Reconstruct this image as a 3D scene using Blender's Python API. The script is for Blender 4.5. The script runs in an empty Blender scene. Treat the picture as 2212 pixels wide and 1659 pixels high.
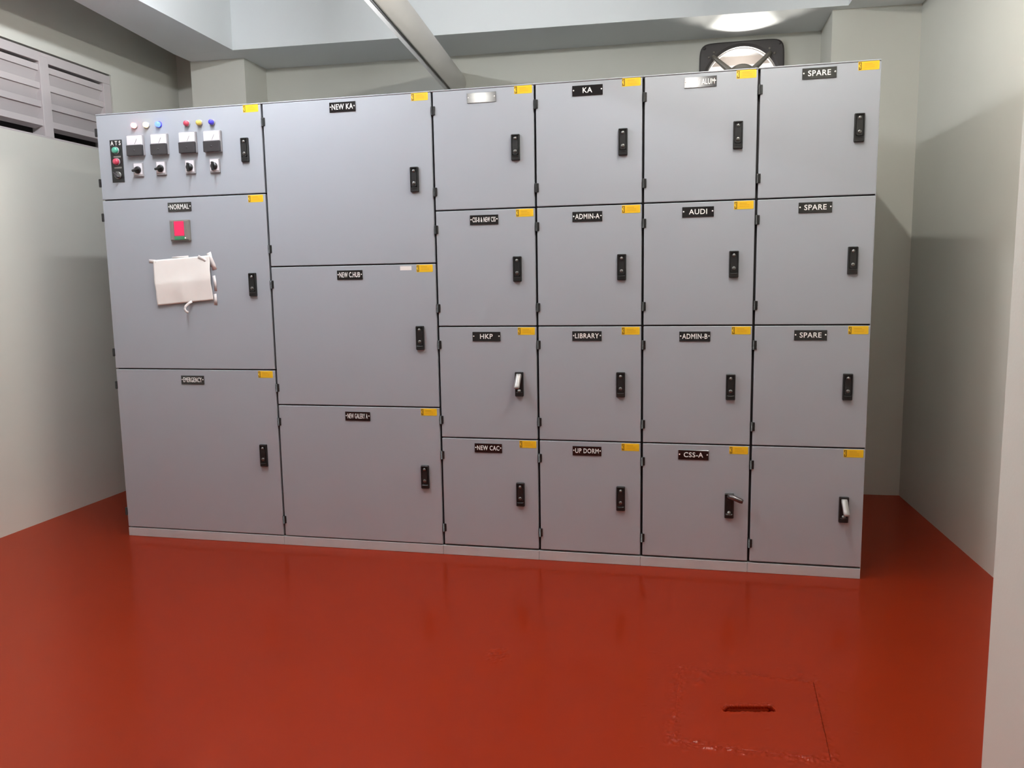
import bpy, bmesh, math, random
from mathutils import Vector, Matrix, noise

random.seed(7)
PI = math.pi
S = bpy.context.scene
C = S.collection

# ------------------------------------------------------------------ camera, world, exposure
cam_d = bpy.data.cameras.new('camera')
cam = bpy.data.objects.new('camera', cam_d)
C.objects.link(cam)
cam.location = (1.198, -3.746, 1.378)
cam.rotation_euler = (1.4432706, 0.0161025, 0.2142263)
cam_d.sensor_fit = 'HORIZONTAL'
cam_d.sensor_width = 36.0
cam_d.lens = 36.0 * 1705.53 / 2212.0
cam_d.clip_start = 0.02
S.camera = cam

w = bpy.data.worlds.new('world'); S.world = w
w.use_nodes = True
bgn = w.node_tree.nodes['Background']
bgn.inputs[0].default_value = (1.0, 0.96, 0.92, 1)
bgn.inputs[1].default_value = 1.3

S.view_settings.view_transform = 'Standard'
S.view_settings.look = 'None'
S.view_settings.gamma = 1.0
S.view_settings.use_curve_mapping = False
S.view_settings.exposure = 0.0

# (x, y start, y end, emission strength, colour) of the four fluorescent tubes
TUBES = [(-1.075, -0.25, -1.60, 375.0, (0.92, 0.95, 1.0)),
         (1.376, -0.25, -1.60, 275.0, (1.0, 0.97, 0.90)),
         ]
TUBE_Z = 3.07
# (x, y, z, strength, colour) of the two globe lamps nearer the entrance
GLOBES = [(-0.645, -3.50, 3.055, 115.0, (1.0, 0.97, 0.92)), (1.232, -3.45, 3.045, 112.0, (1.0, 0.97, 0.92))]

# daylight that comes up through the extractor opening in the rear wall
ld = bpy.data.lights.new('fan_daylight', 'AREA')
ld.shape = 'RECTANGLE'; ld.size = 0.20; ld.size_y = 0.10
ld.energy = 3.6; ld.color = (1.0, 0.95, 0.86); ld.spread = math.radians(70)
lo = bpy.data.objects.new('fan_daylight', ld); C.objects.link(lo)
lo.location = (1.55, 2.42, 2.55)
lo.rotation_euler = (Vector((1.55, 1.58, 2.96)) - Vector((1.55, 2.42, 2.55))).to_track_quat('-Z', 'Y').to_euler()

# ------------------------------------------------------------------ materials
def lin(c):
    return tuple(((v / 12.92) if v <= 0.04045 else ((v + 0.055) / 1.055) ** 2.4) for v in c)

def mat(name, rgb, rough=0.5, metal=0.0, spec=0.5, bump=0.0, bscale=200.0, vary=0.0, vscale=3.0, coat=0.0,
        emit=None, estr=0.0, trans=0.0):
    m = bpy.data.materials.new(name); m.use_nodes = True
    nt = m.node_tree; b = nt.nodes['Principled BSDF']
    col = lin(rgb)
    b.inputs['Base Color'].default_value = (*col, 1)
    b.inputs['Roughness'].default_value = rough
    b.inputs['Metallic'].default_value = metal
    b.inputs['Specular IOR Level'].default_value = spec
    b.inputs['Coat Weight'].default_value = coat
    b.inputs['Transmission Weight'].default_value = trans
    tc = nt.nodes.new('ShaderNodeTexCoord')
    if emit:
        b.inputs['Emission Color'].default_value = (*emit, 1)
        b.inputs['Emission Strength'].default_value = estr
    if vary:
        n = nt.nodes.new('ShaderNodeTexNoise'); n.inputs['Scale'].default_value = vscale
        n.inputs['Detail'].default_value = 5
        r = nt.nodes.new('ShaderNodeMapRange')
        r.inputs[1].default_value = 0.3; r.inputs[2].default_value = 0.7
        r.inputs[3].default_value = 1 - vary; r.inputs[4].default_value = 1 + vary
        mx = nt.nodes.new('ShaderNodeVectorMath'); mx.operation = 'SCALE'
        mx.inputs[0].default_value = col
        nt.links.new(tc.outputs['Object'], n.inputs['Vector'])
        nt.links.new(n.outputs['Fac'], r.inputs[0])
        nt.links.new(r.outputs[0], mx.inputs['Scale'])
        nt.links.new(mx.outputs[0], b.inputs['Base Color'])
    if bump:
        n2 = nt.nodes.new('ShaderNodeTexNoise'); n2.inputs['Scale'].default_value = bscale
        n2.inputs['Detail'].default_value = 3
        bp = nt.nodes.new('ShaderNodeBump'); bp.inputs['Strength'].default_value = bump
        bp.inputs['Distance'].default_value = 0.002
        nt.links.new(tc.outputs['Object'], n2.inputs['Vector'])
        nt.links.new(n2.outputs['Fac'], bp.inputs['Height'])
        nt.links.new(bp.outputs[0], b.inputs['Normal'])
    return m

M = {}
M['wall'] = mat('wall_paint', (0.805, 0.805, 0.77), 0.55, bump=0.12, bscale=90, vary=0.015, vscale=2.5, spec=0.3)
M['beam'] = mat('ceiling_paint', (0.87, 0.885, 0.89), 0.6, bump=0.10, bscale=70, vary=0.015, vscale=2, spec=0.3)
M['door'] = mat('cabinet_paint', (0.622, 0.638, 0.664), 0.42, bump=0.05, bscale=600, vary=0.008, vscale=4, spec=0.4)
M['plinth'] = mat('plinth_paint', (0.70, 0.71, 0.72), 0.5, bump=0.08, bscale=300, vary=0.04, vscale=9, spec=0.4)
M['gasket'] = mat('gasket_black', (0.09, 0.075, 0.075), 0.7)
M['black'] = mat('black_plastic', (0.105, 0.105, 0.105), 0.38, bump=0.03, bscale=500)
M['recess'] = mat('handle_recess', (0.04, 0.04, 0.04), 0.5)
M['plate'] = mat('nameplate_black', (0.075, 0.07, 0.075), 0.13, spec=0.7, coat=0.5)
M['plate'].node_tree.nodes['Principled BSDF'].inputs['Coat Roughness'].default_value = 0.12
M['white'] = mat('engraved_white', (0.93, 0.92, 0.91), 0.5)
M['chrome'] = mat('lever_metal', (0.66, 0.65, 0.64), 0.40, metal=0.35)
M['darkmetal'] = mat('lever_dark_metal', (0.42, 0.40, 0.40), 0.28, metal=0.85)
M['steel'] = mat('lock_steel', (0.48, 0.48, 0.47), 0.35, metal=0.7)
M['yellow'] = mat('sticker_yellow', (0.93, 0.76, 0.12), 0.45, vary=0.03, vscale=60)
M['orange'] = mat('sticker_orange', (0.92, 0.72, 0.10), 0.45)
M['brown'] = mat('sticker_print', (0.85, 0.655, 0.09), 0.5)
M['dark'] = mat('sticker_symbol', (0.38, 0.27, 0.06), 0.5)
M['paper'] = mat('paper_white', (0.93, 0.91, 0.89), 0.8, vary=0.02, vscale=14)
M['tape'] = mat('tape_white', (0.86, 0.83, 0.82), 0.35, vary=0.03, vscale=30)
M['meterface'] = mat('meter_face', (0.86, 0.84, 0.86), 0.25, spec=0.6)
M['meterblack'] = mat('meter_black', (0.20, 0.19, 0.20), 0.25)
M['swplate'] = mat('switch_plate', (0.57, 0.56, 0.57), 0.4)
M['grey'] = mat('bezel_grey', (0.47, 0.46, 0.44), 0.4)
M['red'] = mat('lens_red', (0.72, 0.25, 0.33), 0.25, coat=0.3)
M['yel'] = mat('lens_yellow', (0.83, 0.75, 0.38), 0.25, coat=0.3)
M['blue'] = mat('lens_blue', (0.28, 0.25, 0.78), 0.25, coat=0.3)
M['green'] = mat('lens_green', (0.30, 0.62, 0.53), 0.25, coat=0.3)
M['lred'] = mat('lens_red_lit', (0.9, 0.3, 0.3), 0.3, emit=(1.0, 0.24, 0.22), estr=6.0)
M['lyel'] = mat('lens_yellow_lit', (0.95, 0.85, 0.5), 0.3, emit=(1.0, 0.74, 0.36), estr=2.6)
M['lblue'] = mat('lens_blue_lit', (0.2, 0.25, 0.95), 0.3, emit=(0.10, 0.20, 1.0), estr=3.2)
M['redwin'] = mat('red_window', (0.80, 0.12, 0.28), 0.4, emit=(0.85, 0.025, 0.12), estr=0.55)
M['greenwin'] = mat('green_strip', (0.20, 0.48, 0.33), 0.3)
M['pvc'] = mat('pipe_paint', (0.81, 0.80, 0.785), 0.45, vary=0.03, vscale=5, spec=0.4)
M['louver'] = mat('louver_paint', (0.745, 0.72, 0.72), 0.55, vary=0.02, vscale=6)
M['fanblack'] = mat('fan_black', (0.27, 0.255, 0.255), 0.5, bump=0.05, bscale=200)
M['fanmetal'] = mat('fan_metal', (0.50, 0.48, 0.45), 0.4, metal=0.3)
M['fanrim'] = mat('fan_rim', (0.90, 0.86, 0.84), 0.4)
M['housing'] = mat('lamp_housing', (0.9, 0.9, 0.9), 0.4)

def tube_mat(name, col, st):
    m = bpy.data.materials.new(name); m.use_nodes = True
    nt = m.node_tree; nt.nodes.clear()
    e = nt.nodes.new('ShaderNodeEmission'); o = nt.nodes.new('ShaderNodeOutputMaterial')
    e.inputs[0].default_value = (*col, 1); e.inputs[1].default_value = st
    nt.links.new(e.outputs[0], o.inputs[0])
    return m

def floor_mat(name):
    m = bpy.data.materials.new(name); m.use_nodes = True
    nt = m.node_tree; b = nt.nodes['Principled BSDF']; L = nt.links
    tc = nt.nodes.new('ShaderNodeTexCoord')
    n = nt.nodes.new('ShaderNodeTexNoise'); n.inputs['Scale'].default_value = 1.3; n.inputs['Detail'].default_value = 6
    cr = nt.nodes.new('ShaderNodeValToRGB')
    cr.color_ramp.elements[0].position = 0.3; cr.color_ramp.elements[0].color = (*lin((0.51, 0.118, 0.016)), 1)
    cr.color_ramp.elements[1].position = 0.75; cr.color_ramp.elements[1].color = (*lin((0.535, 0.128, 0.02)), 1)
    L.new(tc.outputs['Object'], n.inputs['Vector']); L.new(n.outputs['Fac'], cr.inputs[0])
    L.new(cr.outputs[0], b.inputs['Base Color'])
    b.inputs['Roughness'].default_value = 0.15
    b.inputs['Specular IOR Level'].default_value = 0.12
    # roughness streaks of the brushed paint
    n3 = nt.nodes.new('ShaderNodeTexNoise'); n3.inputs['Scale'].default_value = 4; n3.inputs['Detail'].default_value = 4
    mr = nt.nodes.new('ShaderNodeMapRange'); mr.inputs[1].default_value = 0.35; mr.inputs[2].default_value = 0.7
    mr.inputs[3].default_value = 0.278; mr.inputs[4].default_value = 0.31
    L.new(tc.outputs['Object'], n3.inputs['Vector']); L.new(n3.outputs['Fac'], mr.inputs[0])
    # long waves plus fine grit in the paint film
    n1 = nt.nodes.new('ShaderNodeTexNoise'); n1.inputs['Scale'].default_value = 7; n1.inputs['Detail'].default_value = 2
    n2 = nt.nodes.new('ShaderNodeTexNoise'); n2.inputs['Scale'].default_value = 120; n2.inputs['Detail'].default_value = 3
    b1 = nt.nodes.new('ShaderNodeBump'); b1.inputs['Strength'].default_value = 0.07; b1.inputs['Distance'].default_value = 0.006
    b2 = nt.nodes.new('ShaderNodeBump'); b2.inputs['Strength'].default_value = 0.05; b2.inputs['Distance'].default_value = 0.001
    L.new(tc.outputs['Object'], n1.inputs['Vector']); L.new(tc.outputs['Object'], n2.inputs['Vector'])
    L.new(n1.outputs['Fac'], b1.inputs['Height']); L.new(n2.outputs['Fac'], b2.inputs['Height'])
    L.new(b1.outputs[0], b2.inputs['Normal']); L.new(b2.outputs[0], b.inputs['Normal'])
    # red enamel gloss that grows towards grazing angles
    lw_ = nt.nodes.new('ShaderNodeLayerWeight'); lw_.inputs['Blend'].default_value = 0.5
    pw = nt.nodes.new('ShaderNodeMath'); pw.operation = 'POWER'; pw.inputs[1].default_value = 2.4
    L.new(lw_.outputs['Facing'], pw.inputs[0])
    g = nt.nodes.new('ShaderNodeBsdfGlossy'); g.inputs['Color'].default_value = (0.78, 0.155, 0.075, 1)
    L.new(mr.outputs[0], g.inputs['Roughness']); L.new(b2.outputs[0], g.inputs['Normal'])
    ms = nt.nodes.new('ShaderNodeMixShader'); L.new(pw.outputs[0], ms.inputs[0])
    L.new(b.outputs[0], ms.inputs[1]); L.new(g.outputs[0], ms.inputs[2])
    L.new(ms.outputs[0], nt.nodes['Material Output'].inputs[0])
    return m
M['frontwall'] = mat('entrance_wall_paint', (0.78, 0.79, 0.78), 0.6, vary=0.02)
M['backing'] = mat('louvre_backing_dark', (0.62, 0.60, 0.60), 0.8, vary=0.05)  # for the box added behind the louvres to keep their gap dark
M['floor'] = floor_mat('floor_red_paint')

# ------------------------------------------------------------------ mesh helpers
class MB:
    def __init__(self): self.bm = bmesh.new()
    def _mi(self, faces, mi):
        for f in faces: f.material_index = mi
    def add(self, verts, faces, mi=0):
        vs = [self.bm.verts.new(v) for v in verts]
        fs = []
        for f in faces:
            try: fs.append(self.bm.faces.new([vs[i] for i in f]))
            except ValueError: pass
        self._mi(fs, mi); return vs, fs
    def box(self, x0, x1, y0, y1, z0, z1, bev=0.0, mi=0, seg=2, rot=None):
        t = bmesh.new()
        bmesh.ops.create_cube(t, size=1.0)
        for v in t.verts:
            v.co = Vector(((x0 + x1) / 2 + v.co.x * (x1 - x0), (y0 + y1) / 2 + v.co.y * (y1 - y0), (z0 + z1) / 2 + v.co.z * (z1 - z0)))
        if bev: bmesh.ops.bevel(t, geom=t.edges[:], offset=bev, segments=seg, profile=0.5, affect='EDGES')
        if rot: bmesh.ops.transform(t, matrix=rot, verts=t.verts)
        self.merge(t, mi); return self
    def merge(self, t, mi=None):
        mp = {v: self.bm.verts.new(v.co) for v in t.verts}
        for f in t.faces:
            try:
                nf = self.bm.faces.new([mp[v] for v in f.verts])
                nf.material_index = f.material_index if mi is None else mi; nf.smooth = f.smooth
            except ValueError: pass
        t.free()
    def lathe(self, prof, origin, axis, seg=24, mi=0, smooth=True):
        """prof: (radius, height) pairs turned about axis from origin"""
        ax = Vector(axis).normalized(); u = ax.orthogonal().normalized(); v = ax.cross(u); o = Vector(origin)
        rings = []
        for r, h in prof:
            if r < 1e-6: rings.append([self.bm.verts.new(o + ax * h)])
            else: rings.append([self.bm.verts.new(o + ax * h + (u * math.cos(2 * PI * i / seg) + v * math.sin(2 * PI * i / seg)) * r) for i in range(seg)])
        for a, b in zip(rings, rings[1:]):
            for i in range(seg):
                j = (i + 1) % seg
                if len(a) == 1 and len(b) == 1: continue
                q = [a[0], b[j], b[i]] if len(a) == 1 else ([a[i], a[j], b[0]] if len(b) == 1 else [a[i], a[j], b[j], b[i]])
                f = self.bm.faces.new(q); f.material_index = mi; f.smooth = smooth
        return self
    def cyl(self, p0, p1, r, seg=20, mi=0, r1=None, smooth=True):
        p0, p1 = Vector(p0), Vector(p1); h = (p1 - p0).length; r1 = r if r1 is None else r1
        return self.lathe([(0, 0), (r, 0), (r, 0), (r1, h), (r1, h), (0, h)], p0, p1 - p0, seg, mi, smooth)
    def prism(self, poly, z0, z1, mi=0):
        n = len(poly)
        vs = [(x, y, z0) for x, y in poly] + [(x, y, z1) for x, y in poly]
        self.add(vs, [list(range(n))[::-1], list(range(n, 2 * n))] + [[i, (i + 1) % n, n + (i + 1) % n, n + i] for i in range(n)], mi)
        return self
    def tube(self, pts, r, seg=10, mi=0, cap=True):
        pts = [Vector(p) for p in pts]; rings = []
        up = Vector((0, 0, 1))
        for i, p in enumerate(pts):
            d = (pts[min(i + 1, len(pts) - 1)] - pts[max(i - 1, 0)]).normalized()
            a = d.cross(up); a = a.normalized() if a.length > 1e-4 else Vector((1, 0, 0)); b = a.cross(d)
            rr = r[i] if isinstance(r, (list, tuple)) else r
            rings.append([self.bm.verts.new(p + (a * math.cos(2 * PI * k / seg) + b * math.sin(2 * PI * k / seg)) * rr) for k in range(seg)])
        for A, B in zip(rings, rings[1:]):
            for k in range(seg):
                f = self.bm.faces.new([A[k], A[(k + 1) % seg], B[(k + 1) % seg], B[k]]); f.smooth = True; f.material_index = mi
        if cap:
            for R in (rings[0], rings[-1]):
                f = self.bm.faces.new(R); f.material_index = mi
        return self
    def xform(self, m): bmesh.ops.transform(self.bm, matrix=m, verts=self.bm.verts); return self

def root_of(o):
    while o.parent: o = o.parent
    return o
def obj(name, mb, mats, parent=None, smooth=False, label=None):
    bm = mb.bm if isinstance(mb, MB) else mb
    bmesh.ops.recalc_face_normals(bm, faces=bm.faces)
    if parent is not None:
        off = root_of(parent).location
        for v in bm.verts: v.co -= off
    me = bpy.data.meshes.new(name); bm.to_mesh(me); bm.free()
    for m in (mats if isinstance(mats, (list, tuple)) else [mats]): me.materials.append(m)
    if smooth:
        for p in me.polygons: p.use_smooth = True
    o = bpy.data.objects.new(name, me); C.objects.link(o)
    if parent is not None: o.parent = parent
    if label: o['label'] = label
    return o
def tag(o, label, cat, group=None):
    o['label'] = label; o['category'] = cat
    if group: o['group'] = group
    return o
def thing(name, loc, label, cat, group=None):
    o = bpy.data.objects.new(name, None); C.objects.link(o); o.location = loc; o.empty_display_size = 0.1
    return tag(o, label, cat, group)
def struct(name, mb, mats, parent=None):
    o = obj(name, mb, mats, parent)
    if parent is None: o['kind'] = 'structure'
    return o

_txt = {}
def text_mesh(s, weight=0.012):
    """flat outline of a word, as (verts, faces) in its own units"""
    if s in _txt: return _txt[s]
    cu = bpy.data.curves.new('t', 'FONT'); cu.body = s; cu.size = 1.0; cu.offset = weight; cu.extrude = 0.02; cu.space_character = 1.08
    cu.resolution_u = 3
    o = bpy.data.objects.new('t', cu); C.objects.link(o)
    dg = bpy.context.evaluated_depsgraph_get()
    me = bpy.data.meshes.new_from_object(o.evaluated_get(dg))
    vs = [tuple(v.co) for v in me.vertices]; fs = [tuple(p.vertices) for p in me.polygons]
    bpy.data.objects.remove(o); bpy.data.curves.remove(cu); bpy.data.meshes.remove(me)
    _txt[s] = (vs, fs); return vs, fs
def put_text(mb, s, cx, cz, y, cap, maxw, mi, thick=0.0008):
    vs, fs = text_mesh(s)
    x0 = min(v[0] for v in vs); x1 = max(v[0] for v in vs); z0 = min(v[1] for v in vs); z1 = max(v[1] for v in vs)
    k = cap / (z1 - z0); kx = min(k, maxw / (x1 - x0))
    out = [(cx + (v[0] - (x0 + x1) / 2) * kx, y - (v[2] + 0.02) / 0.04 * thick, cz + (v[1] - (z0 + z1) / 2) * k) for v in vs]
    mb.add(out, fs, mi)

# ------------------------------------------------------------------ the room
ZC = 3.30          # slab soffit
ZB = 2.965         # beam soffit
YF = -5.6          # wall behind the viewer
def back_y(x): return 1.855 + 0.036 * x        # face of the rear wall
def right_x(y): return 2.54 - (y - 1.5) * 0.04  # face of the right wall

# floor: large sheets round a finely modelled zone where the access hatch is set in
HC = Vector((1.411, -1.251)); HR = math.radians(-2.6); HW, HD = 0.452, 0.470
ch, sh = math.cos(HR), math.sin(HR)
def to_hatch(x, y):
    dx, dy = x - HC.x, y - HC.y
    return dx * ch + dy * sh, -dx * sh + dy * ch
def from_hatch(u, v): return HC.x + u * ch - v * sh, HC.y + u * sh + v * ch
def lumps(x, y, u, v):
    """height of paint blobs and pebbly ridges gathered along the hatch rim"""
    d = max(abs(u) - HW / 2, abs(v) - HD / 2)
    a = math.exp(-(d / 0.020) ** 2)
    side = (1.35 if u < 0 else 1.0) if v < -HD / 2 + 0.05 else (0.8 if u < -HW / 2 + 0.04 else 0.45)
    n1 = noise.noise(Vector((x * 72, y * 72, 1.7))); n2 = noise.noise(Vector((x * 130, y * 130, 5.1)))
    h = a * side * (0.0070 * max(0, n1 + 0.08) + 0.0048 * max(0, n2))
    far = math.exp(-(d / 0.10) ** 2) if d > 0 else 0.35
    n3 = noise.noise(Vector((x * 42, y * 42, 9.3)))
    h += far * 0.0095 * max(0, n3 - 0.47)
    if abs(u + 0.15) < 0.07 and abs(v - 0.17) < 0.05:
        h += 0.0060 * max(0, noise.noise(Vector((x * 48, y * 48, 3.3))) + 0.1) * (1 - abs(u + 0.15) / 0.07)
    return h
fm = MB()
P0, P1, Q0, Q1 = -0.36, 0.36, -0.36, 0.36
corners = [from_hatch(P0, Q0), from_hatch(P1, Q0), from_hatch(P1, Q1), from_hatch(P0, Q1)]
outer = [(-2.9, YF - 0.2), (2.95, YF - 0.2), (2.95, 2.3), (-2.9, 2.3)]
for i in range(4):
    j = (i + 1) % 4
    fm.add([(*outer[i], 0), (*outer[j], 0), (*corners[j], 0), (*corners[i], 0)], [[0, 1, 2, 3]])
N = 190
grid = {}
for i in range(N + 1):
    for j in range(N + 1):
        u = P0 + (P1 - P0) * i / N; v = Q0 + (Q1 - Q0) * j / N
        if abs(u) < HW / 2 - 0.004 and abs(v) < HD / 2 - 0.004: continue
        x, y = from_hatch(u, v)
        edge = min(u - P0, P1 - u, v - Q0, Q1 - v)
        grid[i, j] = fm.bm.verts.new((x, y, lumps(x, y, u, v) * min(1, edge / 0.04)))
for i in range(N):
    for j in range(N):
        k = [(i, j), (i + 1, j), (i + 1, j + 1), (i, j + 1)]
        if all(q in grid for q in k):
            f = fm.bm.faces.new([grid[q] for q in k]); f.smooth = True
# bottom of the hatch frame
fm.add([(*from_hatch(-0.34, -0.34), -0.03), (*from_hatch(0.34, -0.34), -0.03), (*from_hatch(0.34, 0.34), -0.03), (*from_hatch(-0.34, 0.34), -0.03)], [[0, 1, 2, 3]])
hq = [(-HW / 2 - 0.004, -HD / 2 - 0.004), (HW / 2 + 0.004, -HD / 2 - 0.004), (HW / 2 + 0.004, HD / 2 + 0.004), (-HW / 2 - 0.004, HD / 2 + 0.004)]
for i in range(4):
    a_, b_ = from_hatch(*hq[i]), from_hatch(*hq[(i + 1) % 4])
    fm.add([(*a_, -0.0005), (*b_, -0.0005), (*b_, -0.03), (*a_, -0.03)], [[0, 1, 2, 3]])
# dried lump of paint and grit in the middle of the floor
cxp, cyp = 0.529, -1.03
g2 = {}
for i in range(41):
    for j in range(41):
        u = -0.07 + 0.14 * i / 40; v = -0.09 + 0.18 * j / 40
        fall = max(0, 1 - math.hypot(u / 0.045, v / 0.065))
        h = 0.0110 * fall ** 0.5 * max(0, noise.noise(Vector(((u + 3) * 85, (v + 3) * 60, 2.2))) + 0.15)
        g2[i, j] = fm.bm.verts.new((cxp + u, cyp + v, 0.0002 + h))
for i in range(40):
    for j in range(40):
        f = fm.bm.faces.new([g2[i, j], g2[i + 1, j], g2[i + 1, j + 1], g2[i, j + 1]]); f.smooth = True
struct('floor', fm, M['floor'])

ht = thing('floor_hatch', (HC.x, HC.y, 0), 'red painted square access hatch in the floor with a ribbed lift bar', 'hatch')
hb = MB(); gh = {}; NH = 130
hu, hv = HW / 2 - 0.0035, HD / 2 - 0.0035
BAR0, BAR1 = to_hatch(1.338, -1.256), to_hatch(1.488, -1.228)
bang = math.atan2(BAR1[1] - BAR0[1], BAR1[0] - BAR0[0]); bmid = ((BAR0[0] + BAR1[0]) / 2, (BAR0[1] + BAR1[1]) / 2)
for i in range(NH + 1):
    for j in range(NH + 1):
        u = -hu - 0.0022 + (2 * hu + 0.0022) * i / NH; v = -hv + (2 * hv + 0.0015) * j / NH
        x, y = from_hatch(u, v)
        z = lumps(x, y, u, v)
        a = (u - bmid[0]) * math.cos(bang) + (v - bmid[1]) * math.sin(bang); b = -(u - bmid[0]) * math.sin(bang) + (v - bmid[1]) * math.cos(bang)
        q = max(0, 1 - (abs(a) / 0.085) ** 6) * max(0, 1 - ((b + 0.004) / 0.017) ** 2)
        z -= 0.020 * q
        r = math.exp(-((max(abs(a) - 0.07, abs(b) - 0.018)) / 0.012) ** 2)
        z += r * 0.0060 * max(0, noise.noise(Vector((x * 70, y * 70, 8.8))) + 0.1)
        gh[i, j] = hb.bm.verts.new((x, y, z))
for i in range(NH):
    for j in range(NH):
        f = hb.bm.faces.new([gh[i, j], gh[i + 1, j], gh[i + 1, j + 1], gh[i, j + 1]]); f.smooth = True
rim = [gh[i, 0] for i in range(NH + 1)] + [gh[NH, j] for j in range(1, NH + 1)] + [gh[i, NH] for i in range(NH - 1, -1, -1)] + [gh[0, j] for j in range(NH - 1, 0, -1)]
low = [hb.bm.verts.new((v.co.x, v.co.y, -0.03)) for v in rim]
for i in range(len(rim)):
    j = (i + 1) % len(rim); hb.bm.faces.new([rim[i], low[i], low[j], rim[j]])
obj('cover', hb, M['floor'], ht)
bb = MB(); pts = []; rr = []
nb = 120
for i in range(nb + 1):
    s = i / nb; u = BAR0[0] + (BAR1[0] - BAR0[0]) * s; v = BAR0[1] + (BAR1[1] - BAR0[1]) * s
    x, y = from_hatch(u, v)
    z = 0.0062 - 0.014 * (max(0, 0.1 - s) / 0.1) ** 2 - 0.012 * (max(0, s - 0.93) / 0.07) ** 2
    pts.append((x, y, z)); rr.append(0.0062 + 0.0012 * (1 if (i % 8) < 3 else 0) + (0.0018 if s > 0.9 else 0))
bb.tube(pts, rr, 12)
obj('lift_bar', bb, M['floor'], ht)

ce = MB(); ce.prism([(-2.9, YF - 0.2), (2.95, YF - 0.2), (2.95, 2.3), (-2.9, 2.3)], ZC, ZC + 0.15)
struct('ceiling', ce, M['beam'])

def panel(p0, p1, thick, z0, z1, hole=None):
    """wall slab from p0 to p1 (inner face on that line), thickened to the left of p0->p1, with an optional rectangular hole (u0,u1,z0,z1)"""
    mb = MB(); a = Vector(p0); d = Vector(p1) - a; L = d.length; d.normalize(); n = Vector((-d.y, d.x)) * thick
    def bl(u0, u1, za, zb):
        q = [a + d * u0, a + d * u1, a + d * u1 + n, a + d * u0 + n]; mb.prism([tuple(v) for v in q], za, zb)
    if not hole: bl(0, L, z0, z1)
    else:
        h0, h1, k0, k1 = hole
        bl(0, h0, z0, z1); bl(h1, L, z0, z1); bl(h0, h1, z0, k0); bl(h0, h1, k1, z1)
    return mb
# rear wall with the fan opening (u measured from the left end)
XL0, XR0 = -2.75, 2.80
FX, FZ = 1.543, 2.661
slope = math.atan(0.036); fu = (FX - XL0) / math.cos(slope)
struct('wall_back', panel((XL0, back_y(XL0)), (XR0, back_y(XR0)), 0.20, 0, ZC, (fu - 0.24, fu + 0.24, FZ - 0.24, FZ + 0.24)), M['wall'])
# left wall with the louvre opening
WY0, WY1, WZ0, WZ1 = -0.62, 1.036, 2.283, 2.790
lw = panel((-2.55, YF - 0.1), (-2.55, 2.2), 0.16, 0, ZC, (WY0 - YF + 0.1, WY1 - YF + 0.1, WZ0, WZ1))
backing0 = len(lw.bm.faces)
lw.box(-3.12, -3.06, WY0 - 0.3, WY1 + 0.3, WZ0 - 0.4, WZ1 + 0.4)      # added backing box, keeps the bright world out of the louvre gap
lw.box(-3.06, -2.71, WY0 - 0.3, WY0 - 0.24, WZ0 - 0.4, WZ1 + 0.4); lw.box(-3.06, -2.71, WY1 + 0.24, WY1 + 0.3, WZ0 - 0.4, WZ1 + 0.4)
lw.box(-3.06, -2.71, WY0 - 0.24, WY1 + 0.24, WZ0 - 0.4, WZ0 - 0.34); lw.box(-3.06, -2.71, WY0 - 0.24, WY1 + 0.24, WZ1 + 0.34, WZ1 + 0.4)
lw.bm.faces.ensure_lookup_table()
for f in lw.bm.faces[backing0:]: f.material_index = 1
struct('wall_left', lw, [M['wall'], M['backing']])
struct('wall_right', panel((right_x(2.2), 2.2), (right_x(YF - 0.1), YF - 0.1), 0.16, 0, ZC), M['wall'])
struct('wall_front', panel((3.1, YF), (-2.8, YF), 0.16, 0, ZC), M['frontwall'])

# pilasters and beams
pl = MB(); pl.prism([(-2.245, 1.477), (-1.832, 1.490), (-1.832, 1.95), (-2.245, 1.95)], 0, ZC)
struct('trim_1', pl, M['wall'])
pr = MB(); pr.prism([(2.041, 1.522), (2.75, 1.545), (2.75, 2.1), (2.041, 2.1)], 0, ZC)
struct('trim_2', pr, M['wall'])
b1 = MB(); b1.prism([(-2.235, 1.2852), (2.75, 1.485), (2.75, 2.1), (-2.235, 1.95)], ZB, ZC + 0.02)
struct('trim_3', b1, M['beam'])
b2 = MB(); b2.prism([(-2.05, YF - 0.05), (-1.655, YF - 0.05), (-1.803, 1.3015), (-2.235, 1.2842), (-2.12, 0.236)], ZB, ZC + 0.02)
struct('trim_4', b2, M['beam'])
b3 = MB(); b3.prism([(2.30, YF - 0.05), (3.0, YF - 0.05), (2.75, 1.484), (2.118, 1.4587)], ZB, ZC + 0.02)
struct('trim_5', b3, M['beam'])
# wall stub near the entrance, at the right edge of the view
st = MB(); st.prism([(1.946, -1.677), (1.950, -2.30), (2.85, -2.30), (2.85, -1.677)], 0, ZC)
struct('trim_6', st, M['wall'])

# louvred window in the left wall
wn = MB()
fx0, fx1 = -2.64, -2.553
gap = 0.010
wn.box(fx0, fx1, WY0 + gap, WY1 - gap, WZ1 - 0.066, WZ1 - gap, 0.003)
wn.box(fx0, fx1, WY0 + gap, WY1 - gap, WZ0 + 0.0, WZ0 + 0.012, 0.003)
wn.box(fx0, fx1, WY0 + gap, WY0 + 0.07, WZ0 + 0.012, WZ1 - 0.066, 0.002)
wn.box(fx0, fx1, WY1 - 0.075, WY1 - gap, WZ0 + 0.012, WZ1 - 0.066, 0.002)
wobj = obj('window_1', wn, M['louver']); wobj['kind'] = 'structure'
mulls = [(0.428, 0.497), (-0.112, -0.043)]
for y0, y1 in mulls:
    m_ = MB(); m_.box(fx0, fx1 + 0.002, y0, y1, WZ0 + 0.008, WZ1 - 0.03, 0.003); obj('mullion', m_, M['louver'], wobj)
bays = [(-0.55, -0.112), (-0.043, 0.428), (0.497, 0.961)]
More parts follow.
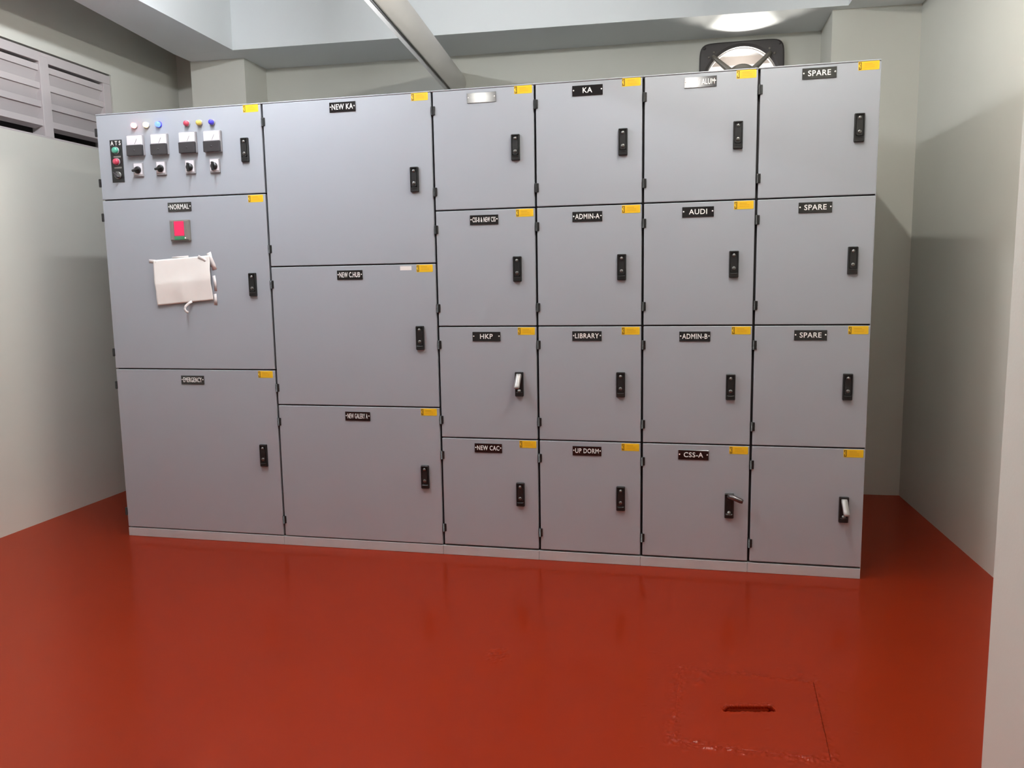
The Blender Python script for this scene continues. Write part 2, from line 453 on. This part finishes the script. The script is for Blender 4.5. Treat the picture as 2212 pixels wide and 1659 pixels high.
for y0, y1 in bays:
    for k, zt in enumerate((2.716, 2.612, 2.506, 2.398)):
        # blade: a thick front nose and a plate that slopes down and outward behind it
        m_ = MB(); h = 0.036
        prof = [(-2.562, zt - 0.008), (-2.562, zt - 0.008 - h), (-2.572, zt - h - 0.010), (-2.612, zt - h - 0.088), (-2.622, zt - h - 0.086), (-2.585, zt - 0.008)] if k < 3 else [(-2.562, zt - 0.008), (-2.562, zt - 0.008 - h), (-2.572, zt - h - 0.010), (-2.622, zt - h - 0.020), (-2.622, zt - h - 0.006), (-2.585, zt - 0.008)]
        n = len(prof)
        m_.add([(x, y0, z) for x, z in prof] + [(x, y1, z) for x, z in prof],
               [list(range(n)), list(range(n, 2 * n))[::-1]] + [[i, (i + 1) % n, n + (i + 1) % n, n + i] for i in range(n)])
        obj('louvre_blade', m_, M['louver'], wobj)

# ------------------------------------------------------------------ switchgear cabinets
TOP, ZB0 = 2.293, 0.049
XS = {'A': (-1.850, -0.893), 'B': (-0.893, 0.0), 'C': (0.0, 0.5), 'D': (0.5, 1.0), 'E': (1.0, 1.5), 'F': (1.5, 2.0)}
ROWS = {'A': [TOP, 1.849, 0.9455, ZB0], 'B': [TOP, 1.479, 0.762, ZB0]}
for c in 'CDEF': ROWS[c] = [TOP, 1.730, 1.1687, 0.611, ZB0]
TEXT = {'A2': 'NORMAL', 'A3': 'EMERGENCY', 'B1': 'NEW KA', 'B2': 'NEW C.HUB', 'B3': 'NEW GALERY A', 'C1': '', 'C2': 'CSS-B & NEW CSS', 'C3': 'HKP',
        'C4': 'NEW CAC', 'D1': 'KA', 'D2': 'ADMIN-A', 'D3': 'LIBRARY', 'D4': 'UP DORM', 'E1': '/ ALUM', 'E2': 'AUDI', 'E3': 'ADMIN-B', 'E4': 'CSS-A',
        'F1': 'SPARE', 'F2': 'SPARE', 'F3': 'SPARE'}
NP = {'A2': (-1.387, 1.799), 'A3': (-1.379, 0.888), 'B1': (-0.453, 2.246), 'B2': (-0.451, 1.430), 'B3': (-0.440, 0.710), 'C1': (0.250, 2.246), 'C2': (0.251, 1.680),
      'C3': (0.251, 1.119), 'C4': (0.249, 0.563), 'D1': (0.751, 2.246), 'D2': (0.748, 1.679), 'D3': (0.744, 1.121), 'D4': (0.742, 0.563), 'E1': (1.254, 2.249),
      'E2': (1.251, 1.683), 'E3': (1.244, 1.118), 'E4': (1.245, 0.559), 'F1': (1.752, 2.252), 'F2': (1.753, 1.685), 'F3': (1.750, 1.123)}
HN = {'A1': (-0.991, 2.068), 'A2': (-0.990, 1.390), 'A3': (-0.983, 0.487), 'B1': (-0.093, 1.883), 'B2': (-0.089, 1.113), 'B3': (-0.085, 0.404), 'C1': (0.411, 2.009),
      'C2': (0.411, 1.443), 'C3': (0.412, 0.886), 'C4': (0.410, 0.333), 'D1': (0.913, 2.008), 'D2': (0.908, 1.442), 'D3': (0.904, 0.889), 'D4': (0.905, 0.333),
      'E1': (1.419, 2.011), 'E2': (1.412, 1.445), 'E3': (1.408, 0.884), 'E4': (1.412, 0.321), 'F1': (1.921, 2.015), 'F2': (1.915, 1.451), 'F3': (1.914, 0.891), 'F4': (1.917, 0.325)}
LEVER = {'C3': ('up', -0.06), 'F4': ('up', 0.09), 'E4': ('side', 0)}
CAB = {'A': ('grey switchgear cabinet with meters, pilot lamps and taped paper, nearest the louvred window', (0, 0, 0)),
       'B': ('wide grey switchgear cabinet of three large doors, the top door marked NEW KA', 0),
       'C': ('narrow grey switchgear cabinet with the doors marked HKP and NEW CAC', 0),
       'D': ('narrow grey switchgear cabinet with the doors marked KA, ADMIN-A and LIBRARY', 0),
       'E': ('narrow grey switchgear cabinet with the AUDI door and the CSS-A lever swung sideways', 0),
       'F': ('grey switchgear cabinet at the right end of the row, three doors marked SPARE', 0)}
DEPTH = 1.10

def rounded(t, cx, cz, w_, h_, y0, y1, r, mi, seg=5):
    """upright plate with rounded corners between y0 (front) and y1"""
    pts = []
    for sx, sz, a0 in ((1, 1, 0), (-1, 1, PI / 2), (-1, -1, PI), (1, -1, 1.5 * PI)):
        for k in range(seg + 1):
            a = a0 + PI / 2 * k / seg
            pts.append((cx + sx * (w_ / 2 - r) + r * math.cos(a), cz + sz * (h_ / 2 - r) + r * math.sin(a)))
    n = len(pts)
    t.add([(x, y0, z) for x, z in pts] + [(x, y1, z) for x, z in pts],
          [list(range(n)), list(range(n, 2 * n))[::-1]] + [[i, n + i, n + (i + 1) % n, (i + 1) % n] for i in range(n)], mi)

def make_handle(key, door, yf=0.0):
    cx, cz = HN[key]; W_, H_ = 0.042, 0.120
    mode = LEVER.get(key, ('flush', 0))
    t = MB()
    rounded(t, cx, cz, W_, H_, yf - 0.006, yf + 0.001, 0.004, 0)
    # raised rim round the tray
    for x0, x1, z0, z1 in ((cx - W_ / 2 + .001, cx - W_ / 2 + .006, cz - H_ / 2 + .002, cz + H_ / 2 - .002), (cx + W_ / 2 - .006, cx + W_ / 2 - .001, cz - H_ / 2 + .002, cz + H_ / 2 - .002),
                           (cx - W_ / 2 + .004, cx + W_ / 2 - .004, cz + H_ / 2 - .007, cz + H_ / 2 - .001), (cx - W_ / 2 + .004, cx + W_ / 2 - .004, cz - H_ / 2 + .001, cz - H_ / 2 + .022)):
        t.box(x0, x1, yf - 0.012, yf - 0.004, z0, z1, 0.0012, 0, 1)
    t.box(cx - 0.012, cx + 0.012, yf - 0.0128, yf - 0.0118, cz - H_ / 2 + 0.006, cz - H_ / 2 + 0.010, 0, 1)
    t.box(cx - 0.013, cx + 0.013, yf - 0.0145, yf - 0.0115, cz - H_ / 2 + 0.016, cz - H_ / 2 + 0.019, 0.001, 0, 1)
    obj('handle_plate', t, [M['black'], M['recess']], door)
    l = MB()
    if mode[0] == 'flush':
        rounded(l, cx, cz + 0.002, 0.0275, 0.074, yf - 0.013, yf - 0.006, 0.010, 0)
        rounded(l, cx, cz + 0.040, 0.020, 0.016, yf - 0.0145, yf - 0.006, 0.0075, 0)
        o = obj('handle_lever', l, [M['black']], door)
        k = MB(); k.lathe([(0.0, 0.004), (0.0045, 0.0032), (0.0072, 0.0), (0.0078, -0.006)], (cx, yf - 0.0143, cz + 0.042), (0, -1, 0.5), 18)
        obj('lever_pivot', k, M['steel'], door, label='steel pivot boss of the lever')
        k = MB(); k.lathe([(0.0, 0.002), (0.0062, 0.002), (0.0075, 0.0008), (0.0078, 0.0), (0.0078, -0.004)], (cx, yf - 0.0145, cz - 0.018), (0, -1, 0), 20)
        k.box(cx - 0.0008, cx + 0.0008, yf - 0.0172, yf - 0.0160, cz - 0.021, cz - 0.015, 0, 1)
        obj('lock_cylinder', k, [M['steel'], M['recess']], door)
    else:
        if mode[0] == 'up':
            # lever sprung out of its tray, hinged at the top, free end towards the viewer and down
            t2 = MB(); a = mode[1]
            prof = [(0.000, 0.0125, 0.010), (0.012, 0.0145, 0.012), (0.035, 0.0140, 0.013), (0.058, 0.0140, 0.014), (0.070, 0.0145, 0.016), (0.078, 0.0125, 0.012)]
            rings = []
            for s, hw, th in prof:
                y = yf - 0.012 - s * 0.55; z = cz + 0.050 - s * 0.83; x = cx + a * s * 0.8
                rings.append([t2.bm.verts.new(p) for p in ((x - hw, y + th * .3, z), (x - hw * .8, y - th * .5, z + .003), (x + hw * .8, y - th * .5, z + .003), (x + hw, y + th * .3, z), (x + hw * .7, y + th * .5, z - .003), (x - hw * .7, y + th * .5, z - .003))])
            for A, B in zip(rings, rings[1:]):
                for k in range(6):
                    f = t2.bm.faces.new([A[k], A[(k + 1) % 6], B[(k + 1) % 6], B[k]]); f.smooth = True
            t2.bm.faces.new(rings[0]); t2.bm.faces.new(rings[-1][::-1])
            obj('handle_lever', t2, M['chrome'], door, label='silver lever sprung out of its tray')
        else:
            t2 = MB()
            p = [Vector((cx - 0.004, yf - 0.010, cz + 0.047)), Vector((cx + 0.010, yf - 0.022, cz + 0.046)), Vector((cx + 0.030, yf - 0.030, cz + 0.040)), Vector((cx + 0.050, yf - 0.036, cz + 0.033)), Vector((cx + 0.060, yf - 0.038, cz + 0.030))]
            t2.tube(p, [0.012, 0.012, 0.0115, 0.0115, 0.009], 14)
            for v in t2.bm.verts: v.co.y = yf - 0.008 + (v.co.y - yf + 0.008) * 0.9
            obj('handle_lever', t2, M['darkmetal'], door, label='metal lever turned out to the right')
        k = MB(); rounded(k, cx, cz - 0.005, 0.026, 0.062, yf - 0.0075, yf - 0.0055, 0.009, 0)
        obj('lever_tray', k, M['recess'], door)
        k = MB(); k.lathe([(0.0, 0.004), (0.006, 0.003), (0.0085, 0.0), (0.009, -0.004)], (cx, yf - 0.010, cz - 0.031), (0, -1, 0.7), 18)
        obj('lock_cylinder', k, M['steel'], door)

def make_plate(key, door, yf=0.0):
    cx, cz = NP[key]; s = TEXT[key]
    W_, H_ = (0.140, 0.046)
    if key in ('B1', 'B2', 'B3', 'A2', 'A3'): W_, H_ = 0.137, 0.047
    t = MB()
    t.box(cx - W_ / 2, cx + W_ / 2, yf - 0.003, yf + 0.001, cz - H_ / 2, cz + H_ / 2, 0.0006, 0, 1)
    for sx in (-1, 1):
        t.lathe([(0, 0.0012), (0.0030, 0.0008), (0.0034, 0)], (cx + sx * (W_ / 2 - 0.0062), yf - 0.003, cz + 0.002), (0, -1, 0), 12, 1)
    if key == 'E1': put_text(t, s, cx + 0.027, cz, yf - 0.003, 0.025, 0.068, 1)
    elif s: put_text(t, s, cx, cz + 0.001, yf - 0.003, 0.0235 if key[0] in 'CDEF' else 0.026, W_ - 0.026, 1)
    obj('nameplate', t, [M['plate'], M['white']], door)

def make_sticker(key, x1, zt, door, yf=0.0):
    cx, cz = x1 - 0.050, zt - 0.0235
    if key[0] in 'AB': cx = x1 - 0.056
    W_, H_ = 0.084, 0.036
    t = MB()
    rounded(t, cx, cz, W_, H_, yf - 0.0006, yf + 0.0005, 0.003, 0, 3)
    t.box(cx - 0.026, cx + 0.036, yf - 0.0010, yf - 0.0005, cz - 0.013, cz + 0.013, 0, 1)
    for k in range(3):
        z = cz + 0.0075 - 0.0068 * k; h = 0.0016 if k else 0.0026
        t.box(cx - 0.018, cx + (0.024 if k else 0.014), yf - 0.0013, yf - 0.0009, z - h, z + h, 0, 2)
    # pictogram column at the left end: bolt and frame
    for z0, z1, x0, x1_ in ((-0.015, -0.004, -0.0395, -0.0365), (0.005, 0.015, -0.0395, -0.0365), (-0.015, 0.015, -0.0320, -0.0290), (-0.015, -0.012, -0.0395, -0.029), (0.001, 0.003, -0.036, -0.033), (0.012, 0.014, -0.0395, -0.029)):
        t.box(cx + x0, cx + x1_, yf - 0.0013, yf - 0.0005, cz + z0, cz + z1, 0, 3)
    obj('warning_sticker', t, [M['yellow'], M['orange'], M['brown'], M['dark']], door)

def pilot(name, x, z, lens, door, r=0.0135, ring=None):
    t = MB()
    t.lathe([(r + 0.003, 0.0), (r + 0.003, 0.004), (r + 0.001, 0.006), (r, 0.006)], (x, 0, z), (0, -1, 0), 22, 1)
    t.lathe([(r, 0.005), (r, 0.014), (r * 0.93, 0.0185), (r * 0.7, 0.022), (r * 0.35, 0.0238), (0, 0.0243)], (x, 0, z), (0, -1, 0), 22, 0)
    obj(name, t, [lens, ring or M['swplate']], door)

for c in 'ABCDEF':
    x0, x1 = XS[c]; wid = x1 - x0
    rt = thing('switchgear_cabinet', ((x0 + x1) / 2, DEPTH / 2, 0), CAB[c][0], 'electrical cabinet', 'row of switchgear cabinets')
    b = MB()
    gx = 0.0006
    b.box(x0 + gx, x1 - gx, 0.022, DEPTH, ZB0 - 0.001, TOP - 0.0065, 0, 0)
    for f in b.bm.faces:                                     # dark gasketed frame behind the doors
        if f.calc_center_median().y < 0.03: f.material_index = 1
    b.box(x0 + gx, x1 - gx, -0.0022, DEPTH, TOP - 0.0062, TOP, 0.0028, 0, 3)
    if c == 'F': b.box(x1 - 0.0025, x1 - gx, 0.0, 0.03, ZB0, TOP - 0.006, 0, 0)
    obj('cabinet_body', b, [M['door'], M['gasket']], rt)
    p = MB(); p.box(x0 + (0.0006 if c in 'ACEF' else 0.0002), x1 - 0.0006, 0.0005, DEPTH - 0.01, 0.0, ZB0 - 0.0015, 0.0015, 0, 2)
    obj('plinth', p, M['plinth'], rt)
    rows = ROWS[c]
    for i in range(len(rows) - 1):
        key = c + str(i + 1)
        zt = rows[i] - (0.0064 if i == 0 else 0.003); zb = rows[i + 1] + (0.003 if i < len(rows) - 2 else (0.004 if c in 'AB' else 0.007))
        dl = x0 + (0.0095 if c != 'A' else 0.001); dr = x1 - 0.0012
        d = MB(); d.box(dl, dr, 0.0, 0.0215, zb, zt, 0.003, 0, 3)
        door = obj('door', d, M['door'], rt)
        hx = x0 + 0.009
        for zh in (zt - 0.087, zb + 0.087):
            h = MB()
            if c == 'A':
                h.box(x0 - 0.010, x0 + 0.004, -0.004, 0.020, zh - 0.021, zh + 0.021, 0.002, 0, 2)
                h.cyl((x0 - 0.004, 0.001, zh - 0.0215), (x0 - 0.004, 0.001, zh + 0.0215), 0.0055, 12)
            else:
                h.box(hx - 0.0085, hx + 0.0105, -0.0045, 0.021, zh - 0.0205, zh + 0.0205, 0.002, 0, 2)
                h.cyl((hx - 0.003, -0.002, zh - 0.0210), (hx - 0.003, -0.002, zh + 0.0210), 0.0055, 12)
                h.box(hx - 0.009, hx + 0.011, -0.0050, -0.0035, zh - 0.001, zh + 0.001, 0)
            obj('hinge', h, M['black'], door)
        make_handle(key, door)
        if key in NP: make_plate(key, door)
        if key != 'F2': make_sticker(key, x1, rows[i], door)
        if key == 'B2':
            t = MB(); t.box(-0.183, -0.124, -0.0005, 0.0004, 1.448, 1.468, 0); obj('blank_sticker', t, M['paper'], door)
        if key == 'A1':
            for x, z, m_ in ((-1.616, 2.222, 'lred'), (-1.545, 2.221, 'lyel'), (-1.474, 2.220, 'lblue'), (-1.310, 2.215, 'red'), (-1.238, 2.214, 'yel'), (-1.167, 2.213, 'blue')):
                pilot('pilot_lamp', x, z, M[m_], door, ring=M['blue'] if m_ == 'lblue' else None)
            for x, z in ((-1.614, 2.120), (-1.472, 2.119), (-1.307, 2.119), (-1.166, 2.118)):
                t = MB(); hw, hh = 0.0485, 0.054
                t.box(x - hw, x + hw, -0.016, 0.001, z - hh, z + hh, 0.004, 0, 2)
                t.box(x - hw + 0.004, x + hw - 0.004, -0.022, -0.014, z + 0.001, z + hh - 0.005, 0.003, 1, 2)      # dial window
                t.box(x - hw + 0.001, x + hw - 0.001, -0.026, -0.012, z - hh + 0.001, z + 0.001, 0.003, 2, 2)      # dark lower cover
                t.box(x - 0.0006, x + 0.0006, -0.0228, -0.0215, z + 0.006, z + 0.036, 0, 2, 1, Matrix.Translation((x, 0, z)) @ Matrix.Rotation(0.5, 4, 'Y') @ Matrix.Translation((-x, 0, -z)))
                t.lathe([(0, 0.002), (0.004, 0.0015), (0.0045, 0)], (x, -0.026, z - 0.026), (0, -1, 0), 14, 2)
                obj('panel_meter', t, [M['swplate'], M['meterface'], M['meterblack']], door)
            for k, (x, z) in enumerate(((-1.611, 1.998), (-1.476, 2.000), (-1.306, 1.999), (-1.165, 1.998))):
                t = MB()
                t.box(x - 0.029, x + 0.029, -0.010, 0.001, z - 0.036, z + 0.036, 0.003, 0, 2)
                t.box(x - 0.024, x + 0.024, -0.0115, -0.009, z - 0.026, z + 0.031, 0.001, 3, 1)
                t.lathe([(0.019, 0), (0.019, 0.006), (0.016, 0.012), (0, 0.012)], (x, -0.010, z - 0.003), (0, -1, 0), 22, 1)
                ang = 1.35 if k < 2 else 0.0
                t.box(x - 0.0055, x + 0.0055, -0.034, -0.020, z - 0.026, z + 0.018, 0.003, 1, 2, Matrix.Translation((x, 0, z - 0.003)) @ Matrix.Rotation(ang, 4, 'Y') @ Matrix.Translation((-x, 0, -z + 0.003)))
                obj('selector_switch', t, [M['swplate'], M['black'], M['white'], M['meterface']], door)
            # transfer control plate with its own buttons
            t = MB(); ax, az = -1.739, 2.048
            t.box(ax - 0.0365, ax + 0.0365, -0.003, 0.001, az - 0.109, az + 0.109, 0.001, 0, 1)
            put_text(t, 'A T S', ax, az + 0.092, -0.003, 0.022, 0.060, 1)
            for zz in (0.022, -0.034):
                t.box(ax - 0.018, ax + 0.026, -0.0036, -0.0028, az + zz - 0.004, az + zz + 0.004, 0, 2)
            obj('control_plate', t, [M['black'], M['white'], M['grey']], door)
            pilot('push_button', ax - 0.001, az + 0.054, M['green'], door, 0.0165)
            pilot('push_button', ax, az - 0.004, M['red'], door, 0.0165)
            t = MB(); z = az - 0.073; x = ax + 0.001
            t.lathe([(0.020, 0.003), (0.020, 0.008), (0.0165, 0.010), (0, 0.010)], (x, 0, z), (0, -1, 0), 24, 1)
            t.box(x - 0.005, x + 0.005, -0.030, -0.009, z - 0.019, z + 0.019, 0.003, 0, 2, Matrix.Translation((x, 0, z)) @ Matrix.Rotation(-0.7, 4, 'Y') @ Matrix.Translation((-x, 0, -z)))
            obj('rotary_switch', t, [M['meterblack'], M['steel']], door)
        if key == 'A2':
            t = MB(); x, z = -1.387, 1.677
            t.box(x - 0.057, x + 0.057, -0.016, 0.001, z - 0.055, z + 0.055, 0.004, 0, 2)
            t.box(x - 0.052, x - 0.034, -0.020, -0.014, z - 0.048, z + 0.050, 0.002, 0, 1); t.box(x + 0.030, x + 0.052, -0.020, -0.014, z - 0.048, z + 0.050, 0.002, 0, 1)
            t.box(x - 0.030, x + 0.027, -0.018, -0.014, z - 0.027, z + 0.047, 0.001, 1, 1)
            t.box(x - 0.030, x + 0.044, -0.019, -0.014, z - 0.048, z - 0.032, 0.001, 2, 1)
            t.lathe([(0, 0.003), (0.004, 0.002), (0.005, 0)], (x + 0.034, -0.019, z - 0.040), (0, -1, 0), 12, 3)
            obj('breaker_window', t, [M['grey'], M['redwin'], M['greenwin'], M['white']], door)

# creased paper taped on the second door of the first cabinet
pt = thing('paper_notice', (-1.39, -0.004, 1.29), 'creased blank white paper taped to the door marked NORMAL', 'paper')
pm = MB(); NX, NZ = 44, 30; gp = {}
Q = [Vector((-1.562, 1.527)), Vector((-1.228, 1.545)), Vector((-1.219, 1.314)), Vector((-1.551, 1.288))]
for i in range(NX + 1):
    for j in range(NZ + 1):
        s, t_ = i / NX, j / NZ
        p = (Q[3] * (1 - s) + Q[2] * s) * (1 - t_) + (Q[0] * (1 - s) + Q[1] * s) * t_
        wob = 0.004 * noise.noise(Vector((s * 5, t_ * 4, 2.0))) if i in (0, NX) else 0.0
        crease = 0.010 - 0.016 * abs(t_ - 0.47) + 0.010 * abs(s - 0.52)
        y = -0.0035 - 0.010 * (noise.noise(Vector((s * 4.2, t_ * 3.1, 0.5))) * 0.5 + 0.35) * math.sin(PI * s) * (1 - 0.4 * t_) - crease
        gp[i, j] = pm.bm.verts.new((p.x + wob, y, p.y))
for i in range(NX):
    for j in range(NZ):
        f = pm.bm.faces.new([gp[i, j], gp[i + 1, j], gp[i + 1, j + 1], gp[i, j + 1]]); f.smooth = True
po = obj('sheet', pm, M['paper'], pt)
sd = po.modifiers.new('thickness', 'SOLIDIFY'); sd.thickness = 0.0006
def tape(pts, wd, y0=-0.002):
    m_ = MB(); q = []
    for k, (x, z, y) in enumerate(pts):
        a = Vector(pts[max(0, k - 1)][:2]); b_ = Vector(pts[min(len(pts) - 1, k + 1)][:2]); d = (b_ - a).normalized(); n = Vector((-d.y, d.x)) * wd / 2
        q.append((m_.bm.verts.new((x + n.x, y, z + n.y)), m_.bm.verts.new((x - n.x, y, z - n.y))))
    for A, B in zip(q, q[1:]):
        f = m_.bm.faces.new([A[0], A[1], B[1], B[0]]); f.smooth = True
    o = obj('tape_strip', m_, M['tape'], pt)
    s_ = o.modifiers.new('thickness', 'SOLIDIFY'); s_.thickness = 0.0005
tape([(-1.592, 1.524, -0.0012), (-1.570, 1.522, -0.0016), (-1.545, 1.520, -0.012)], 0.018)
tape([(-1.235, 1.560, -0.0012), (-1.224, 1.530, -0.008), (-1.212, 1.497, -0.004), (-1.206, 1.470, -0.0012)], 0.026)
tape([(-1.290, 1.541, -0.013), (-1.262, 1.528, -0.012), (-1.232, 1.505, -0.010)], 0.016)
tape([(-1.452, 1.537, -0.0012), (-1.405, 1.539, -0.0015), (-1.355, 1.541, -0.0012)], 0.012)
tape([(-1.214, 1.440, -0.0012), (-1.206, 1.400, -0.005), (-1.208, 1.360, -0.0012)], 0.016)
tape([(-1.214, 1.345, -0.0015), (-1.210, 1.315, -0.006), (-1.213, 1.286, -0.0012)], 0.018)
tape([(-1.345, 1.308, -0.012), (-1.360, 1.298, -0.018), (-1.374, 1.285, -0.026), (-1.378, 1.270, -0.031), (-1.370, 1.257, -0.034), (-1.356, 1.250, -0.034)], 0.013)

# ------------------------------------------------------------------ pipe under the beams
pd = thing('round_duct', (-0.40, back_y(-0.4), 2.78), 'pale painted round pipe running from the rear wall overhead', 'pipe')
pp = MB()
A0 = Vector((-0.412, back_y(-0.41) + 0.05, 2.781)); A1 = Vector((-0.258, 0.132, 2.772))
dr_ = (A1 - A0).normalized(); A2 = A0 + dr_ * 7.40
pp.cyl(A0, A2, 0.082, 40)
obj('pipe', pp, M['pvc'], pd)
cl = MB(); k0 = A0 + dr_ * 2.75
cl.lathe([(0.081, 0), (0.088, 0.004), (0.088, 0.11), (0.081, 0.114)], k0, dr_, 40)
obj('coupling', cl, M['pvc'], pd)
hg = MB(); hp = A0 + dr_ * 3.3
hg.lathe([(0.083, 0), (0.087, 0.0), (0.087, 0.025), (0.083, 0.025)], hp, dr_, 32); hg.cyl(hp + Vector((0, 0, 0.08)), (hp.x, hp.y, ZC), 0.005, 8)
obj('hanger', hg, M['steel'], pd)

# ------------------------------------------------------------------ extractor fan in the rear wall
ff = thing('exhaust_fan', (FX, back_y(FX), FZ - 0.27), 'black square exhaust fan high on the rear wall, daylight behind its arms', 'fan')
RF = 0.232
fr = MB(); HS = 0.27; seg = 128
def sq(a, hs, r):
    """point at angle a on a square of half size hs with rounded corners"""
    c_, s_ = math.cos(a), math.sin(a); n = 9.0
    k = (abs(c_) ** n + abs(s_) ** n) ** (-1 / n)
    return c_ * hs * k, s_ * hs * k
ang = [2 * PI * i / seg for i in range(seg)]
def ringv(fn, y): return [fr.bm.verts.new((FX + fn(a)[0], y, FZ + fn(a)[1])) for a in ang]
YW = back_y(FX)
circ = lambda r: (lambda a: (math.cos(a) * r, math.sin(a) * r))
R_ = [ringv(lambda a: sq(a, HS, 0.04), YW - 0.0005), ringv(lambda a: sq(a, HS, 0.04), YW - 0.018), ringv(lambda a: sq(a, HS - 0.008, 0.04), YW - 0.026), ringv(circ(RF + 0.022), YW - 0.026), ringv(circ(RF + 0.004), YW - 0.016), ringv(circ(RF), YW - 0.002), ringv(circ(RF), YW + 0.02)]
for A, B in zip(R_, R_[1:]):
    for i in range(seg): fr.bm.faces.new([A[i], A[(i + 1) % seg], B[(i + 1) % seg], B[i]])
for sx in (-1, 1):
    for sz in (-1, 1):
        fr.lathe([(0, 0.006), (0.008, 0.005), (0.010, 0)], (FX + sx * 0.238, YW - 0.026, FZ + sz * 0.238), (0, -1, 0), 12)
obj('frame', fr, M['fanblack'], ff)
du = MB()
du.lathe([(RF, 0.0), (RF - 0.001, 0.0), (RF - 0.001, 0.045), (RF + 0.004, 0.045), (RF + 0.004, 0.0)], (FX, YW - 0.001, FZ), (0, 1, 0), 64)
obj('duct_ring', du, M['fanrim'], ff)
for a in (PI / 4, 3 * PI / 4, 5 * PI / 4, 7 * PI / 4):
    m_ = MB(); c_, s_ = math.cos(a), math.sin(a)
    pts_ = [(FX + c_ * 0.262, YW - 0.030, FZ + s_ * 0.262), (FX + c_ * 0.22, YW - 0.036, FZ + s_ * 0.22), (FX + c_ * 0.13, YW - 0.060, FZ + s_ * 0.13), (FX + c_ * 0.06, YW - 0.080, FZ + s_ * 0.06)]
    m_.tube(pts_, [0.012, 0.015, 0.019, 0.022], 12)
    for q in (-1, 1):
        m_.lathe([(0, 0.008), (0.006, 0.007), (0.008, 0)], (FX + c_ * 0.272 - s_ * q * 0.022, YW - 0.026, FZ + s_ * 0.272 + c_ * q * 0.022), (0, -1, 0), 10)
    obj('support_arm', m_, M['fanmetal'], ff)
mo = MB(); mo.lathe([(0, 0.0), (0.07, 0.0), (0.098, 0.012), (0.105, 0.035), (0.105, 0.135), (0.09, 0.155), (0, 0.155)], (FX, YW - 0.140, FZ), (0, 1, 0), 40)
obj('motor', mo, M['fanmetal'], ff)
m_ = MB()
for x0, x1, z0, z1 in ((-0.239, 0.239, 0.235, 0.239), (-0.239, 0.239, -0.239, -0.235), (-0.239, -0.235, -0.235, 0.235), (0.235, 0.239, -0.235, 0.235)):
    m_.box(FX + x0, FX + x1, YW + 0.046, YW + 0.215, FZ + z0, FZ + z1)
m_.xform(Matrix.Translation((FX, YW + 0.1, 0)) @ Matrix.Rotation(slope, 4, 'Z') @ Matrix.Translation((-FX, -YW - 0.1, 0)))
obj('hole_shade_lining', m_, M['fanblack'], ff)  # black lining added so the top of the wall hole looks shaded
m_ = MB()
mt = Matrix.Translation((FX, YW + 0.235, FZ + 0.250)) @ Matrix.Rotation(math.radians(48), 4, 'X')
m_.box(-0.262, 0.262, -0.003, 0.003, -0.080, 0.0, 0.001, 0, 1, mt)
obj('shutter_flap', m_, M['fanrim'], ff)

# ------------------------------------------------------------------ lamps on the ceiling (out of view, they light the room)
LN = ['fluorescent batten hung above the left cabinets', 'fluorescent batten hung above the right cabinets']
for k, (x, y0, y1, stg, colr) in enumerate(TUBES):
    rt = thing('batten_light', (x, (y0 + y1) / 2, ZC), LN[k], 'ceiling light', 'fluorescent battens')
    m_ = MB(); m_.box(x - 0.03, x + 0.03, y1 - 0.02, y0 + 0.02, TUBE_Z + 0.045, TUBE_Z + 0.095, 0.004); obj('housing', m_, M['housing'], rt)
    m_ = MB(); m_.cyl((x, y1, TUBE_Z), (x, y0, TUBE_Z), 0.013, 16); obj('tube', m_, tube_mat('tube_glow_%d' % k, colr, stg), rt)
    for yy in (y0 + 0.006, y1 - 0.018):
        m_ = MB(); m_.box(x - 0.016, x + 0.016, yy, yy + 0.012, TUBE_Z - 0.018, TUBE_Z + 0.05, 0.002); obj('end_cap', m_, M['housing'], rt)
    for yy in (y0 - 0.2, y1 + 0.2):
        m_ = MB(); m_.cyl((x, yy, TUBE_Z + 0.09), (x, yy, ZC), 0.006, 8); obj('rod', m_, M['steel'], rt)
for k, (x, y, z, stg, colr) in enumerate(GLOBES):
    rt = thing('globe_light', (x, y, ZC), ('round globe lamp near the entrance, left', 'round globe lamp near the entrance, right')[k], 'ceiling light', 'globe lamps')
    m_ = MB(); m_.lathe([(0.05 * math.sin(PI * i / 16), -0.05 * math.cos(PI * i / 16)) for i in range(17)], (x, y, z), (0, 0, 1), 28)
    obj('globe', m_, tube_mat('globe_glow_%d' % k, colr, stg), rt)
    m_ = MB(); m_.lathe([(0, 0), (0.035, 0), (0.04, 0.02), (0.045, ZC - z - 0.044), (0, ZC - z - 0.044)], (x, y, z + 0.044), (0, 0, 1), 24); obj('socket', m_, M['housing'], rt)
